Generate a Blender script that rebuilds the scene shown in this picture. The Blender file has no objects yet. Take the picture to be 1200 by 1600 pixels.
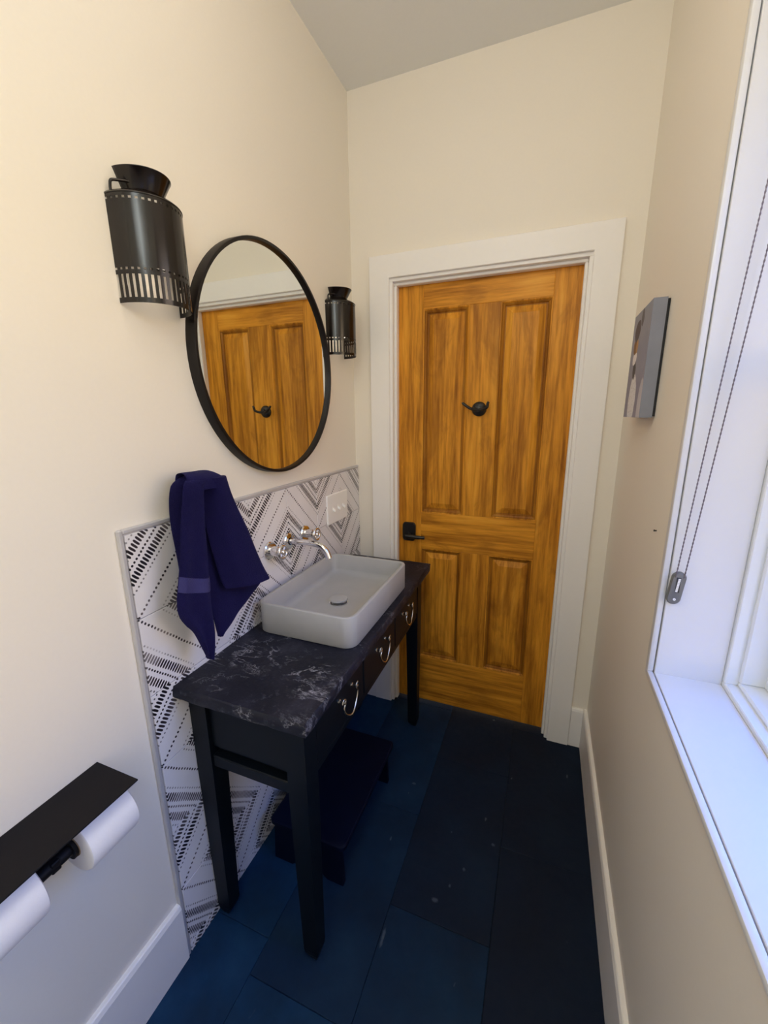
import bpy, bmesh, math, random
from mathutils import Vector, Matrix, noise
random.seed(7)
C = bpy.context.scene.collection
SC = bpy.context.scene
PI = math.pi

# ------------------------------------------------------------------ camera, light, exposure
cam_d = bpy.data.cameras.new('camera')
cam = bpy.data.objects.new('camera', cam_d); C.objects.link(cam)
SC.camera = cam
cam_d.sensor_fit = 'VERTICAL'; cam_d.sensor_height = 36.0
cam_d.lens = 641.02 / 1600 * 36.0
cam_d.clip_start = 0.01
yaw, pitch, roll = 0.3723, 0.2349, -0.0097
fw = Vector((-math.sin(yaw)*math.cos(pitch), math.cos(yaw)*math.cos(pitch), -math.sin(pitch)))
rt0 = Vector((math.cos(yaw), math.sin(yaw), 0)); up0 = rt0.cross(fw)
rt = rt0*math.cos(roll) + up0*math.sin(roll)
up = -rt0*math.sin(roll) + up0*math.cos(roll)
m = Matrix((rt, up, -fw)).transposed().to_4x4()
m.translation = Vector((0.8508, -1.8120, 1.5026))
cam.matrix_world = m

SC.view_settings.view_transform = 'Standard'
SC.view_settings.look = 'None'
SC.view_settings.gamma = 1.0
SC.view_settings.use_curve_mapping = False
SC.view_settings.exposure = 0.56
SC.cycles.diffuse_bounces = 10; SC.cycles.max_bounces = 16

WIN_Y0, WIN_Y1, WIN_Z0, WIN_Z1 = -1.520, -0.816, 0.920, 2.26   # window opening
WB_Y0, WB_Y1 = -2.86, -2.10                                      # second window, unseen, added behind the camera for its light
W, H, YB = 1.118, 2.764, -3.0                                   # room width, height, near wall

world = bpy.data.worlds.new('daylight'); SC.world = world
world.use_nodes = True
nt = world.node_tree; nt.nodes.clear()
wo = nt.nodes.new('ShaderNodeOutputWorld'); bg = nt.nodes.new('ShaderNodeBackground')
tc = nt.nodes.new('ShaderNodeTexCoord'); sx = nt.nodes.new('ShaderNodeSeparateXYZ')
cr = nt.nodes.new('ShaderNodeValToRGB')
mr = nt.nodes.new('ShaderNodeMapRange'); mr.inputs['From Min'].default_value = -1; mr.inputs['From Max'].default_value = 1
nt.links.new(tc.outputs['Generated'], sx.inputs[0]); nt.links.new(sx.outputs['Z'], mr.inputs['Value'])
nt.links.new(mr.outputs[0], cr.inputs['Fac'])
# looking out: dim shaded ground, a bright warm band of sunlit surroundings at the horizon, clear blue sky above
K = 6.8
stops = ((-1.0, (.48, .41, .33)), (-.06, (.85, .69, .53)), (.03, (3.4, 2.5, 1.55)), (.22, (3.4, 2.5, 1.65)), (.32, (1.3, 1.7, 3.1)), (.54, (1.05, 1.65, 3.6)), (.68, (.25, 1.6, 6.8)), (1.0, (.2, 1.4, 6.4)))
e = cr.color_ramp.elements
for k, (zz, cc_) in enumerate(stops):
    q = e[0] if k == 0 else (e[len(e)-1] if k == len(stops)-1 else e.new((zz+1)/2))
    q.position = (zz+1)/2; q.color = (cc_[0]/K, cc_[1]/K, cc_[2]/K, 1)
nt.links.new(cr.outputs['Color'], bg.inputs['Color'])
bg.inputs['Strength'].default_value = K
nt.links.new(bg.outputs[0], wo.inputs[0])

def area(name, loc, rot, sx_, sy_, power, color, portal=False):
    l = bpy.data.lights.new(name, 'AREA'); l.shape = 'RECTANGLE'; l.size = sx_; l.size_y = sy_
    l.energy = power; l.color = color
    if portal: l.cycles.is_portal = True
    o = bpy.data.objects.new(name, l); C.objects.link(o); o.location = loc; o.rotation_euler = rot
    return o
for a_, b_ in ((WIN_Y0, WIN_Y1), (WB_Y0, WB_Y1)):
    area('window_portal', (1.40, (a_+b_)/2, (WIN_Z0+WIN_Z1)/2), (0, PI/2, 0), WIN_Z1-WIN_Z0+.1, b_-a_+.1, 1, (1, 1, 1), True)
def fill_point(name, loc, power, color):
    l = bpy.data.lights.new(name, 'POINT'); l.energy = power; l.color = color; l.shadow_soft_size = .20
    o = bpy.data.objects.new(name, l); C.objects.link(o); o.location = loc; return o
fill_point('fill_light', (.72, -2.30, 2.35), 9.5, (.92, 1.0, .98))  # unseen fill light added behind the camera, no fixture
fill_point('fill_light', (.62, -1.20, 2.50), 3.4, (1.0, .84, .70))  # second added fill, overhead and out of frame

# ------------------------------------------------------------------ helpers
ROOT = {}
def link(o): C.objects.link(o); return o
def props(o, label=None, cat=None, group=None, kind=None):
    if label: o['label'] = label
    if cat: o['category'] = cat
    if group: o['group'] = group
    if kind: o['kind'] = kind
    return o
def thing(name, label, cat, loc, group=None):
    o = link(bpy.data.objects.new(name, None)); o.location = loc; o.empty_display_size = 0.05
    ROOT[o.name] = Vector(loc)
    return props(o, label, cat, group)
def mesh_obj(name, bm, mat, parent=None, smooth=None, loc=None):
    base = Vector((0, 0, 0))
    if parent is not None: base = ROOT[parent.name]
    elif loc is not None: base = Vector(loc)
    bmesh.ops.recalc_face_normals(bm, faces=bm.faces[:])
    for v in bm.verts: v.co -= base
    me = bpy.data.meshes.new(name); 
    if smooth is not None:
        for f in bm.faces: f.smooth = True
        for ed in bm.edges:
            if len(ed.link_faces) == 2 and ed.calc_face_angle(0) > math.radians(smooth): ed.smooth = False
    bm.to_mesh(me); bm.free()
    if isinstance(mat, (list, tuple)):
        for k in mat: me.materials.append(k)
    else: me.materials.append(mat)
    o = link(bpy.data.objects.new(name, me))
    if parent is not None: o.parent = parent
    elif loc is not None: o.location = loc
    ROOT[o.name] = base
    return o
def struct(name, bm, mat, parent=None, smooth=None):
    o = mesh_obj(name, bm, mat, parent, smooth)
    if parent is None: o['kind'] = 'structure'
    return o
def box(bm, x0, x1, y0, y1, z0, z1, bev=0.0, seg=1):
    vs = [bm.verts.new(p) for p in ((x0,y0,z0),(x1,y0,z0),(x1,y1,z0),(x0,y1,z0),(x0,y0,z1),(x1,y0,z1),(x1,y1,z1),(x0,y1,z1))]
    fs = [bm.faces.new([vs[i] for i in q]) for q in ((0,3,2,1),(4,5,6,7),(0,1,5,4),(1,2,6,5),(2,3,7,6),(3,0,4,7))]
    if bev > 0:
        ed = list({e for f in fs for e in f.edges})
        bmesh.ops.bevel(bm, geom=ed, offset=bev, segments=seg, profile=0.5, affect='EDGES')
    return vs
def boxbm(*a, **k):
    bm = bmesh.new(); box(bm, *a, **k); return bm
def catmull(pts, n=6):
    P = [Vector(p) for p in pts]; out = []
    for i in range(len(P)-1):
        p0 = P[max(i-1, 0)]; p1 = P[i]; p2 = P[i+1]; p3 = P[min(i+2, len(P)-1)]
        for k in range(n):
            t = k/n
            out.append(0.5*((2*p1)+(p2-p0)*t+(2*p0-5*p1+4*p2-p3)*t*t+(3*p1-p0-3*p2+p3)*t**3))
    out.append(P[-1]); return out
def tube(bm, pts, r, n=10, cap=True):
    P = [Vector(p) for p in pts]; rings = []
    R = r if isinstance(r, (list, tuple)) else [r]*len(P)
    prev = None
    for i, p in enumerate(P):
        d = (P[min(i+1, len(P)-1)] - P[max(i-1, 0)]).normalized()
        if prev is None:
            a = Vector((0,0,1)) if abs(d.z) < .9 else Vector((1,0,0))
            u = d.cross(a).normalized()
        else:
            u = (prev - d*prev.dot(d)).normalized()
        prev = u; v = d.cross(u)
        rings.append([bm.verts.new(p + (u*math.cos(2*PI*k/n) + v*math.sin(2*PI*k/n))*R[i]) for k in range(n)])
    for a, b in zip(rings, rings[1:]):
        for k in range(n): bm.faces.new((a[k], a[(k+1)%n], b[(k+1)%n], b[k]))
    if cap:
        bm.faces.new(rings[0][::-1]); bm.faces.new(rings[-1])
def lathe(bm, prof, org, axis='z', n=28, a0=0.0, a1=2*PI, sx=1.0, sy=1.0):
    """profile of (radius, height) spun about an axis through org"""
    full = abs((a1-a0) - 2*PI) < 1e-6
    cnt = n if full else n+1
    org = Vector(org); rings = []
    for r, h in prof:
        ring = []
        if r < 1e-7:
            p = {'z': Vector((0,0,h)), 'x': Vector((h,0,0)), 'y': Vector((0,h,0))}[axis]
            ring = [bm.verts.new(org+p)]*cnt
        else:
            for k in range(cnt):
                a = a0 + (a1-a0)*k/n; c, s = r*math.cos(a)*sx, r*math.sin(a)*sy
                p = {'z': Vector((c,s,h)), 'x': Vector((h,c,s)), 'y': Vector((s,h,c))}[axis]
                ring.append(bm.verts.new(org+p))
        rings.append(ring)
    for A, B in zip(rings, rings[1:]):
        for k in range(n):
            q = [A[k], A[(k+1)%cnt], B[(k+1)%cnt], B[k]]
            u = []
            for v in q:
                if v not in u: u.append(v)
            if len(u) >= 3: bm.faces.new(u)
def rrect(cx, cy, hx, hy, r, n=6):
    pts = []
    for sx_, sy_, a in ((1,1,0),(-1,1,PI/2),(-1,-1,PI),(1,-1,1.5*PI)):
        for k in range(n+1):
            t = a + PI/2*k/n
            pts.append((cx+sx_*(hx-r)+r*math.cos(t), cy+sy_*(hy-r)+r*math.sin(t)))
    return pts
def loft(bm, rings, cap0=True, cap1=True):
    R = [[bm.verts.new(p) for p in ring] for ring in rings]; n = len(R[0])
    for a, b in zip(R, R[1:]):
        for k in range(n): bm.faces.new((a[k], a[(k+1)%n], b[(k+1)%n], b[k]))
    if cap0: bm.faces.new(R[0][::-1])
    if cap1: bm.faces.new(R[-1])
def copy_tree(o, loc):
    c = link(o.copy()); c.location = loc; ROOT[c.name] = Vector(loc)
    for ch in list(o.children):
        d = link(ch.copy()); d.parent = c
        for g in list(ch.children):
            h = link(g.copy()); h.parent = d
    return c

# ------------------------------------------------------------------ materials
class NT:
    def __init__(s, name):
        s.m = bpy.data.materials.new(name); s.m.use_nodes = True
        s.t = s.m.node_tree; s.b = s.t.nodes['Principled BSDF']
    def n(s, typ, **k):
        x = s.t.nodes.new('ShaderNode'+typ)
        for a, v in k.items(): setattr(x, a, v)
        return x
    def l(s, a, b): s.t.links.new(a, b)
    def math(s, op, a, b=None, c=None, clamp=False):
        x = s.n('Math', operation=op, use_clamp=clamp)
        for i, v in enumerate((a, b, c)):
            if v is None: continue
            if isinstance(v, (int, float)): x.inputs[i].default_value = v
            else: s.l(v, x.inputs[i])
        return x.outputs[0]
    def mix(s, f, a, b):
        x = s.n('Mix', data_type='RGBA')
        for i, v in ((0, f), (6, a), (7, b)):
            if isinstance(v, (int, float)): x.inputs[i].default_value = v
            elif isinstance(v, tuple): x.inputs[i].default_value = (*v, 1) if len(v) == 3 else v
            else: s.l(v, x.inputs[i])
        return x.outputs[2]
    def noise(s, scale, detail=3, rough=.5, vec=None, stretch=None, dist=0.0):
        x = s.n('TexNoise'); x.inputs['Scale'].default_value = scale; x.inputs['Detail'].default_value = detail
        x.inputs['Roughness'].default_value = rough; x.inputs['Distortion'].default_value = dist
        v = vec if vec is not None else s.pos()
        if stretch:
            mp = s.n('Mapping'); mp.inputs['Scale'].default_value = stretch; s.l(v, mp.inputs[0]); v = mp.outputs[0]
        s.l(v, x.inputs['Vector']); return x.outputs['Fac']
    def pos(s):
        if not hasattr(s, '_p'): s._p = s.n('TexCoord').outputs['Object']
        return s._p
    def wpos(s):
        if not hasattr(s, '_w'): s._w = s.n('NewGeometry').outputs['Position']
        return s._w
    def ramp(s, f, *stops):
        x = s.n('ValToRGB'); e = x.color_ramp.elements
        while len(e) < len(stops): e.new(0.5)
        for q, (p, c) in zip(e, stops):
            q.position = p; q.color = (*c, 1) if isinstance(c, tuple) else (c, c, c, 1)
        s.l(f, x.inputs[0]); return x.outputs[0]
    def bump(s, h, strength=.2, dist=.002):
        x = s.n('Bump'); x.inputs['Strength'].default_value = strength; x.inputs['Distance'].default_value = dist
        s.l(h, x.inputs['Height']); s.l(x.outputs[0], s.b.inputs['Normal'])
    def base(s, v):
        if isinstance(v, tuple): s.b.inputs['Base Color'].default_value = (*v, 1)
        else: s.l(v, s.b.inputs['Base Color'])
    def rough(s, v):
        if isinstance(v, (int, float)): s.b.inputs['Roughness'].default_value = v
        else: s.l(v, s.b.inputs['Roughness'])
def simple(name, col, rough=.5, metal=0.0, var=.06, scale=30, bump=.05, spec=.5):
    t = NT(name)
    f = t.noise(scale, 4)
    t.base(t.mix(f, tuple(c*(1-var) for c in col), tuple(min(1, c*(1+var)) for c in col)))
    t.rough(rough); t.b.inputs['Metallic'].default_value = metal
    t.b.inputs['Specular IOR Level'].default_value = spec
    if bump: t.bump(f, bump, .001)
    return t.m

M = {}
M['wall'] = simple('wall_paint', (.85, .80, .705), .55, var=.015, scale=120, bump=.06)
M['ceiling'] = simple('ceiling_paint', (.80, .81, .80), .7, var=.015, scale=120, bump=.06)
M['trim'] = simple('trim_paint', (.90, .88, .85), .4, var=.012, scale=60, bump=.02)
M['sill'] = simple('sill_paint', (.72, .73, .75), .3, var=.01, scale=60, bump=.02)
M['vinyl'] = simple('window_vinyl', (.80, .83, .85), .35, var=.01, bump=.02)
M['black_metal'] = simple('black_metal', (.012, .011, .011), .38, var=.3, scale=80, bump=.04)
M['shade_metal'] = simple('shade_metal', (.007, .004, .003), .20, var=.35, scale=90, bump=.02, spec=.45)
M['mirror_frame'] = simple('mirror_frame', (.007, .005, .005), .4, var=.3, bump=.03, spec=.3)
M['chrome'] = simple('chrome', (.80, .79, .80), .09, 1.0, var=.03, bump=.0)
M['nickel'] = simple('aged_nickel', (.72, .66, .56), .24, 1.0, var=.08, bump=.02)
M['black_wood'] = simple('black_paint', (.003, .005, .008), .42, var=.25, scale=25, bump=.06, spec=.22)
M['stool'] = simple('stool_paint', (.001, .003, .016), .6, var=.3, scale=25, bump=.06, spec=.12)
M['plastic_white'] = simple('white_plastic', (.92, .91, .88), .35, var=.01, bump=.0)
M['plastic_grey'] = simple('grey_plastic', (.15, .15, .145), .4, var=.05, bump=.02)
M['plastic_dark'] = simple('dark_plastic', (.03, .03, .03), .4, var=.05, bump=.02)
M['chain'] = simple('bead_chain', (.16, .14, .17), .4, .3, var=.1, bump=.0)
M['paper'] = simple('tissue_paper', (.86, .84, .84), .9, var=.02, scale=200, bump=.15)
M['card'] = simple('cardboard', (.30, .22, .15), .9, var=.08, bump=.05)
M['profile'] = simple('edge_profile', (.58, .57, .58), .4, .25, var=.03, bump=.02)
M['grout'] = simple('grout', (.62, .60, .60), .9, var=.06, scale=150, bump=.15)
M['floor_grout'] = simple('floor_grout', (.010, .016, .026), .85, var=.2, scale=80, bump=.2)
M['mat_black'] = simple('matte_black', (.006, .005, .006), .6, var=.15, scale=120, bump=.03, spec=.22)

# mirror glass
t = NT('mirror_glass'); t.base((.86, .89, .86)); t.b.inputs['Metallic'].default_value = 1; t.rough(.015); M['mirror'] = t.m

# window glass (thin pane: straight through plus a little reflection)
t = NT('window_glass'); t.t.nodes.remove(t.b)
tr = t.n('BsdfTransparent'); tr.inputs[0].default_value = (.97, .985, .98, 1)
gl = t.n('BsdfGlossy'); gl.inputs['Roughness'].default_value = .02
lw = t.n('LayerWeight'); lw.inputs['Blend'].default_value = .25
ms = t.n('MixShader'); t.l(t.math('MULTIPLY', lw.outputs['Fresnel'], .5), ms.inputs[0]); t.l(tr.outputs[0], ms.inputs[1]); t.l(gl.outputs[0], ms.inputs[2])
t.l(ms.outputs[0], t.t.nodes['Material Output'].inputs[0]); M['glass'] = t.m

# stained pine, grain running along z or along x
def pine(name, st, st2, tone=1.0):
    t = NT(name)
    off = t.n('ObjectInfo').outputs['Random']
    comb = t.n('VectorMath', operation='ADD'); t.l(t.pos(), comb.inputs[0])
    sc = t.n('VectorMath', operation='SCALE'); sc.inputs[0].default_value = (3.1, 5.3, 7.7); t.l(off, sc.inputs['Scale'])
    t.l(sc.outputs[0], comb.inputs[1]); v = comb.outputs[0]
    g = t.noise(1.0, 5, .62, v, st, .35)
    fine = t.noise(1.0, 4, .6, v, tuple(a*3.2 for a in st))
    blot = t.noise(5.5, 4, .6, v, st2, .8)
    f = t.math('ADD', t.math('MULTIPLY', g, .62), t.math('MULTIPLY', fine, .38))
    col = t.ramp(f, (.27, (.16, .048, .005)), (.41, (.42, .160, .014)), (.55, (.74, .315, .028)), (.70, (.90, .445, .058)))
    dark = t.ramp(blot, (.33, 0.0), (.58, 1.0))
    col2 = t.mix(dark, (.25, .085, .011), col)
    mixv = t.mix(.78, col2, col)
    col3 = t.mix(t.ramp(blot, (.30, 1.0), (.47, 0.0)), mixv, t.mix(.5, col, (.17, .050, .006)))
    if tone < 1: col3 = t.mix(1-tone, col3, (.13, .040, .006))
    t.base(col3); t.rough(t.ramp(fine, (.3, .42), (.7, .33)))
    t.b.inputs['Specular IOR Level'].default_value = .16
    t.bump(fine, .12, .001)
    return t.m
M['pine_v'] = pine('stained_pine_upright', (26, 20, 1.6), (1.6, 1.0, .55))
M['pine_dark'] = pine('stained_pine_moulding', (26, 20, 1.6), (1.6, 1.0, .55), .45)
M['pine_h'] = pine('stained_pine_level', (1.6, 20, 26), (.55, 1.0, 1.6))

# slate floor
t = NT('slate')
n1 = t.noise(5, 6, .6, t.wpos()); n2 = t.noise(38, 5, .65, t.wpos()); n3 = t.noise(2.0, 3, .5, t.wpos(), None, 1.2)
rnd = t.n('ObjectInfo').outputs['Random']
c = t.ramp(n1, (.30, (.002, .032, .090)), (.52, (.004, .054, .150)), (.72, (.014, .085, .200)))
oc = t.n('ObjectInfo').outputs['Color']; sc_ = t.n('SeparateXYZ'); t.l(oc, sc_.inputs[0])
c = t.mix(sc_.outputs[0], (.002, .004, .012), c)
c = t.mix(t.math('MULTIPLY', rnd, .25), c, (.003, .005, .014))
spk = t.noise(26, 2, .4, t.wpos(), (1, .55, 1), .6)
c = t.mix(t.math('MULTIPLY', t.ramp(spk, (.755, 0.0), (.80, 1.0)), .55), c, (.16, .19, .22))
# pale scuffs left on the slate
sp = t.n('SeparateXYZ'); wv_ = t.n('VectorMath', operation='ADD'); t.l(t.wpos(), wv_.inputs[0])
nv_ = t.n('TexNoise'); nv_.inputs['Scale'].default_value = 60; t.l(t.wpos(), nv_.inputs['Vector'])
sv_ = t.n('VectorMath', operation='SCALE'); sv_.inputs['Scale'].default_value = .010; t.l(nv_.outputs['Color'], sv_.inputs[0]); t.l(sv_.outputs[0], wv_.inputs[1])
t.l(wv_.outputs[0], sp.inputs[0]); sm_ = None
for cx_, cy_, ra, rb in [(0.633, -0.845, 0.012, 0.009), (0.703, -0.721, 0.006, 0.008), (0.785, -0.604, 0.008, 0.006), (0.67, -0.788, 0.005, 0.006), (0.436, -0.712, 0.004, 0.01), (0.514, -0.994, 0.005, 0.03), (0.447, -0.464, 0.01, 0.006), (0.35, -1.105, 0.007, 0.004), (0.638, -0.611, 0.003, 0.004)]:
    q_ = t.math('ADD', t.math('POWER', t.math('ABSOLUTE', t.math('DIVIDE', t.math('SUBTRACT', sp.outputs[0], cx_+.005), ra)), 2.0), t.math('POWER', t.math('ABSOLUTE', t.math('DIVIDE', t.math('SUBTRACT', sp.outputs[1], cy_+.005), rb)), 2.0))
    k_ = t.ramp(q_, (.25, 1.0), (1.0, 0.0)); sm_ = k_ if sm_ is None else t.math('MAXIMUM', sm_, k_)
c = t.mix(t.math('MULTIPLY', sm_, .55), c, (.09, .12, .17))
t.base(c); t.rough(t.ramp(n2, (.3, .75), (.7, .6))); t.b.inputs['Specular IOR Level'].default_value = .22
t.bump(t.math('ADD', n2, t.math('MULTIPLY', n1, 1.6)), .35, .0025); M['slate'] = t.m

# soapstone top: near black with white veins
t = NT('veined_stone')
n1 = t.noise(7, 6, .6, t.wpos(), (1.6, 1, 1)); n2 = t.noise(42, 5, .7, t.wpos(), (1, 1, 1))
def vein(scale, st, dist, lo, hi, det=7):
    a = t.noise(scale, det, .62, t.wpos(), st, dist)
    r = t.math('ABSOLUTE', t.math('SUBTRACT', a, .5))
    return t.ramp(r, (lo, 1.0), (hi, 0.0))
v1 = vein(5.5, (.7, 1.5, 1), .45, .0, .010); v2 = vein(15, (.8, 1.5, 1), .35, .0, .020)
msk = t.ramp(t.noise(6.5, 3, .5, t.wpos()), (.48, 0.0), (.60, 1.0))
msk2 = t.ramp(t.noise(11, 3, .5, t.wpos(), (1.3, .8, 1)), (.50, 0.0), (.64, 1.0))
vv = t.math('MAXIMUM', t.math('MULTIPLY', v1, msk), t.math('MULTIPLY', t.math('MULTIPLY', v2, msk2), .75))
vv = t.math('MULTIPLY', vv, t.ramp(n2, (.35, .25), (.62, 1.0)))
c = t.ramp(n1, (.3, (.004, .005, .011)), (.55, (.010, .011, .021)), (.75, (.034, .033, .050)))
c = t.mix(t.math('MULTIPLY', t.ramp(n2, (.56, 0.0), (.72, 1.0)), .4), c, (.12, .12, .15))
c = t.mix(t.math('MULTIPLY', vv, .65), c, (.62, .61, .64))
t.base(c); t.rough(t.ramp(n2, (.3, .45), (.7, .6))); t.b.inputs['Specular IOR Level'].default_value = .3; t.bump(n2, .5, .002); M['stone'] = t.m

# concrete basin
t = NT('concrete')
n1 = t.noise(9, 5, .6); n2 = t.noise(60, 4, .6)
t.base(t.mix(n1, (.37, .37, .36), (.47, .465, .45))); t.rough(.55); t.bump(n2, .06, .001); M['concrete'] = t.m

# terry cloth
t = NT('terry_navy')
n1 = t.noise(420, 3, .6); n2 = t.noise(12, 4, .5)
t.base(t.mix(n2, (.006, .005, .036), (.011, .009, .066))); t.rough(.95)
t.b.inputs['Sheen Weight'].default_value = .10; t.b.inputs['Sheen Roughness'].default_value = .5
t.b.inputs['Sheen Tint'].default_value = (.25, .25, .8, 1); t.b.inputs['Specular IOR Level'].default_value = .1
t.bump(n1, .9, .004); M['terry'] = t.m
t = NT('woven_navy')
wv = t.n('TexWave'); wv.bands_direction = 'DIAGONAL'; wv.inputs['Scale'].default_value = 170; wv.inputs['Distortion'].default_value = .4
t.l(t.pos(), wv.inputs[0])
t.base(t.mix(wv.outputs['Fac'], (.016, .014, .075), (.045, .042, .20))); t.rough(.8); t.bump(wv.outputs['Fac'], .5, .002); M['band'] = t.m

# hand printed tile: rows of dots and dashes parallel to one diagonal
t = NT('printed_tile')
uv = t.n('UVMap').outputs[0]; s = t.n('SeparateXYZ'); t.l(uv, s.inputs[0]); U, V = s.outputs[0], s.outputs[1]
wob = t.noise(30, 2, .5, t.wpos())
tt = t.math('MULTIPLY', t.math('ADD', U, t.math('SUBTRACT', 1.0, V)), .5)
tt = t.math('ADD', tt, t.math('MULTIPLY', t.math('SUBTRACT', wob, .5), .012))
tp = t.math('SUBTRACT', .5, t.math('ABSOLUTE', t.math('SUBTRACT', tt, .5)))
S = t.math('MULTIPLY', t.math('ADD', U, V), .2032*.7071)      # metres along the diagonal
S = t.math('ADD', S, t.math('MULTIPLY', t.math('SUBTRACT', wob, .5), .002))
def row(c0, h, pitch, wid, power, ph=0.0):
    a = t.math('ABSOLUTE', t.math('DIVIDE', t.math('SUBTRACT', tp, c0), h))
    fr = t.math('FRACT', t.math('ADD', t.math('DIVIDE', S, pitch), ph))
    b = t.math('ABSOLUTE', t.math('DIVIDE', t.math('SUBTRACT', fr, .5), wid))
    d = t.math('ADD', t.math('POWER', a, power), t.math('POWER', b, 2.0))
    return t.math('SUBTRACT', 1.0, t.math('SMOOTHSTEP' if False else 'SUBTRACT', d, .5), None, True), d
def mask(d):
    mp = t.n('MapRange', interpolation_type='SMOOTHSTEP'); t.l(d, mp.inputs['Value'])
    mp.inputs['From Min'].default_value = .75; mp.inputs['From Max'].default_value = 1.25
    mp.inputs['To Min'].default_value = 1; mp.inputs['To Max'].default_value = 0
    return mp.outputs[0]
fade = t.noise(9, 2, .5, t.wpos())
strong = [mask(row(.118, .036, .0088, .33, 4)[1]), mask(row(.197, .0105, .0092, .32, 2)[1]),
          mask(row(.272, .038, .0088, .33, 4, .4)[1]), mask(row(.5, .0115, .0108, .28, 2)[1])]
faint = [mask(row(.345, .0085, .0100, .24, 2)[1]), mask(row(.048, .008, .0100, .24, 2, .3)[1])]
mS = strong[0]
for q in strong[1:]: mS = t.math('MAXIMUM', mS, q)
mF = t.math('MAXIMUM', faint[0], faint[1])
mS = t.math('MULTIPLY', mS, t.ramp(fade, (.30, .80), (.50, 1.0)))
mF = t.math('MULTIPLY', mF, t.ramp(fade, (.35, .35), (.62, .9)))
mm = t.math('MAXIMUM', mS, mF)
ink = t.mix(t.ramp(fade, (.36, 1.0), (.56, 0.0)), (.008, .007, .014), (.055, .034, .040))
glz = t.mix(t.noise(14, 3, .5, t.wpos()), (.74, .72, .73), (.83, .81, .82))
t.base(t.mix(mm, glz, ink)); t.rough(.33); M['tile'] = t.m

# ------------------------------------------------------------------ room shell
TY0, ZP, TT = -1.2313, 1.2624, 0.2032          # backsplash near edge, top, tile size
YD = 0.0                                        # back wall plane
DX0, DX1, DZ = 0.182, 0.962, 2.060              # door opening

bm = bmesh.new(); box(bm, -.12, W+.30, YB-.12, .30, -.12, -.006); floor = struct('floor', bm, M['floor_grout'])
# slate slabs 12 x 24 in
colx = [.012-.105, .200, .505, .811, W]
offs = [-1.114, -1.20, -.905, -.60]
proto = {}
for ci in range(4):
    x0, x1 = max(0.001, colx[ci]), min(W-.001, colx[ci+1])
    k0 = offs[ci]
    edges = sorted({round(k0 + .6096*j, 4) for j in range(-4, 5)})
    for a, b in zip(edges, edges[1:]):
        y0, y1 = max(a, YB), min(b, -.0005 if ci in (0,) else .10)
        if ci in (1, 2): y1 = min(b, .10)
        if ci == 3: y1 = min(b, -.0005)
        if y1 - y0 < .03: continue
        bm = boxbm(x0+.0006, x1-.0006, y0+.0006, y1-.0006, -.006, random.uniform(-.0010, .0), bev=.0012)
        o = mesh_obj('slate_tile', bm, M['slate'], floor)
        tone = [.68, .42, .20, .12][ci] * random.uniform(.85, 1.15)      # slab variation plus painted light falloff, darker column by column to the right
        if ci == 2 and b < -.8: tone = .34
        if ci == 1 and b < -1.0: tone = .62  # near left slabs lifted, window light painted into their colour
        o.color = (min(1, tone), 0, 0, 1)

bm = bmesh.new(); box(bm, -.12, W+.30, YB-.12, .30, H, H+.1); struct('ceiling', bm, M['ceiling'])
bm = bmesh.new(); box(bm, -.12, 0, YB, .12, -.006, H); wall_left = struct('wall_left', bm, M['wall'])
bm = bmesh.new()
box(bm, 0, DX0-.0, YD, .12, -.006, H); box(bm, DX1, W+.02, YD, .12, -.006, H); box(bm, DX0, DX1, YD, .12, DZ, H)
struct('wall_back', bm, M['wall'])
bm = bmesh.new(); box(bm, -.12, W+.02, YB-.12, YB, -.006, H); struct('wall_front', bm, M['wall'])
JT = .018                                       # window jamb board
bm = bmesh.new(); wx1 = W+.26
box(bm, W, wx1, WIN_Y1+JT, .12, -.006, H); box(bm, W, wx1, WB_Y1+JT, WIN_Y0-JT, -.006, H); box(bm, W, wx1, YB, WB_Y0-JT, -.006, H)
for a_, b_ in ((WIN_Y0, WIN_Y1), (WB_Y0, WB_Y1)):
    box(bm, W, wx1, a_-JT, b_+JT, -.006, WIN_Z0-JT); box(bm, W, wx1, a_-JT, b_+JT, WIN_Z1+JT, H)
struct('wall_right', bm, M['wall'])

bm = boxbm(colx[3]+.0006, DX1, .0002, .10, -.006, -.0004, bev=.0012); o = mesh_obj('slate_tile', bm, M['slate'], floor); o.color = (.13, 0, 0, 1)  # dark like its column, light falloff painted in

# ---- backsplash on the left wall: grout bed, printed tiles, metal edge profile
grout = mesh_obj('grout_bed', boxbm(0, .007, TY0+.006, -.0005, .0, ZP-.004), M['grout'], wall_left)
tmesh = {}
def tile_mesh(flip, h):
    key = (flip, round(h, 3))
    if key in tmesh: return tmesh[key]
    bm = bmesh.new(); g = .0011
    box(bm, 0.0, .0052, g, TT-g, -h+g*(1 if h > .1 else .3), -g, bev=.0009)
    bmesh.ops.recalc_face_normals(bm, faces=bm.faces[:])
    lay = bm.loops.layers.uv.new('UVMap')
    for f in bm.faces:
        for l in f.loops:
            u = l.vert.co.y/TT; v = 1 + l.vert.co.z/TT
            l[lay].uv = (1-u if flip else u, v)
    me = bpy.data.meshes.new('tile'); bm.to_mesh(me); bm.free(); me.materials.append(M['tile'])
    tmesh[key] = me; return me
yi, zt = TY0+.012, ZP-.012
for r in range(7):
    h = TT if r < 6 else zt-6*TT-.0005
    for c in range(6):
        o = link(bpy.data.objects.new('tile', tile_mesh((r+c) % 2 == 1, h)))
        o.parent = wall_left; o.location = (.0066+random.uniform(0, .0006), yi+c*TT*.9995, zt-r*TT)
bm = bmesh.new()
box(bm, 0, .0125, TY0, TY0+.010, .0, ZP, bev=.002); box(bm, 0, .0125, TY0+.010, -.0005, ZP-.010, ZP, bev=.002)
mesh_obj('edge_profile', bm, M['profile'], wall_left)

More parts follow.
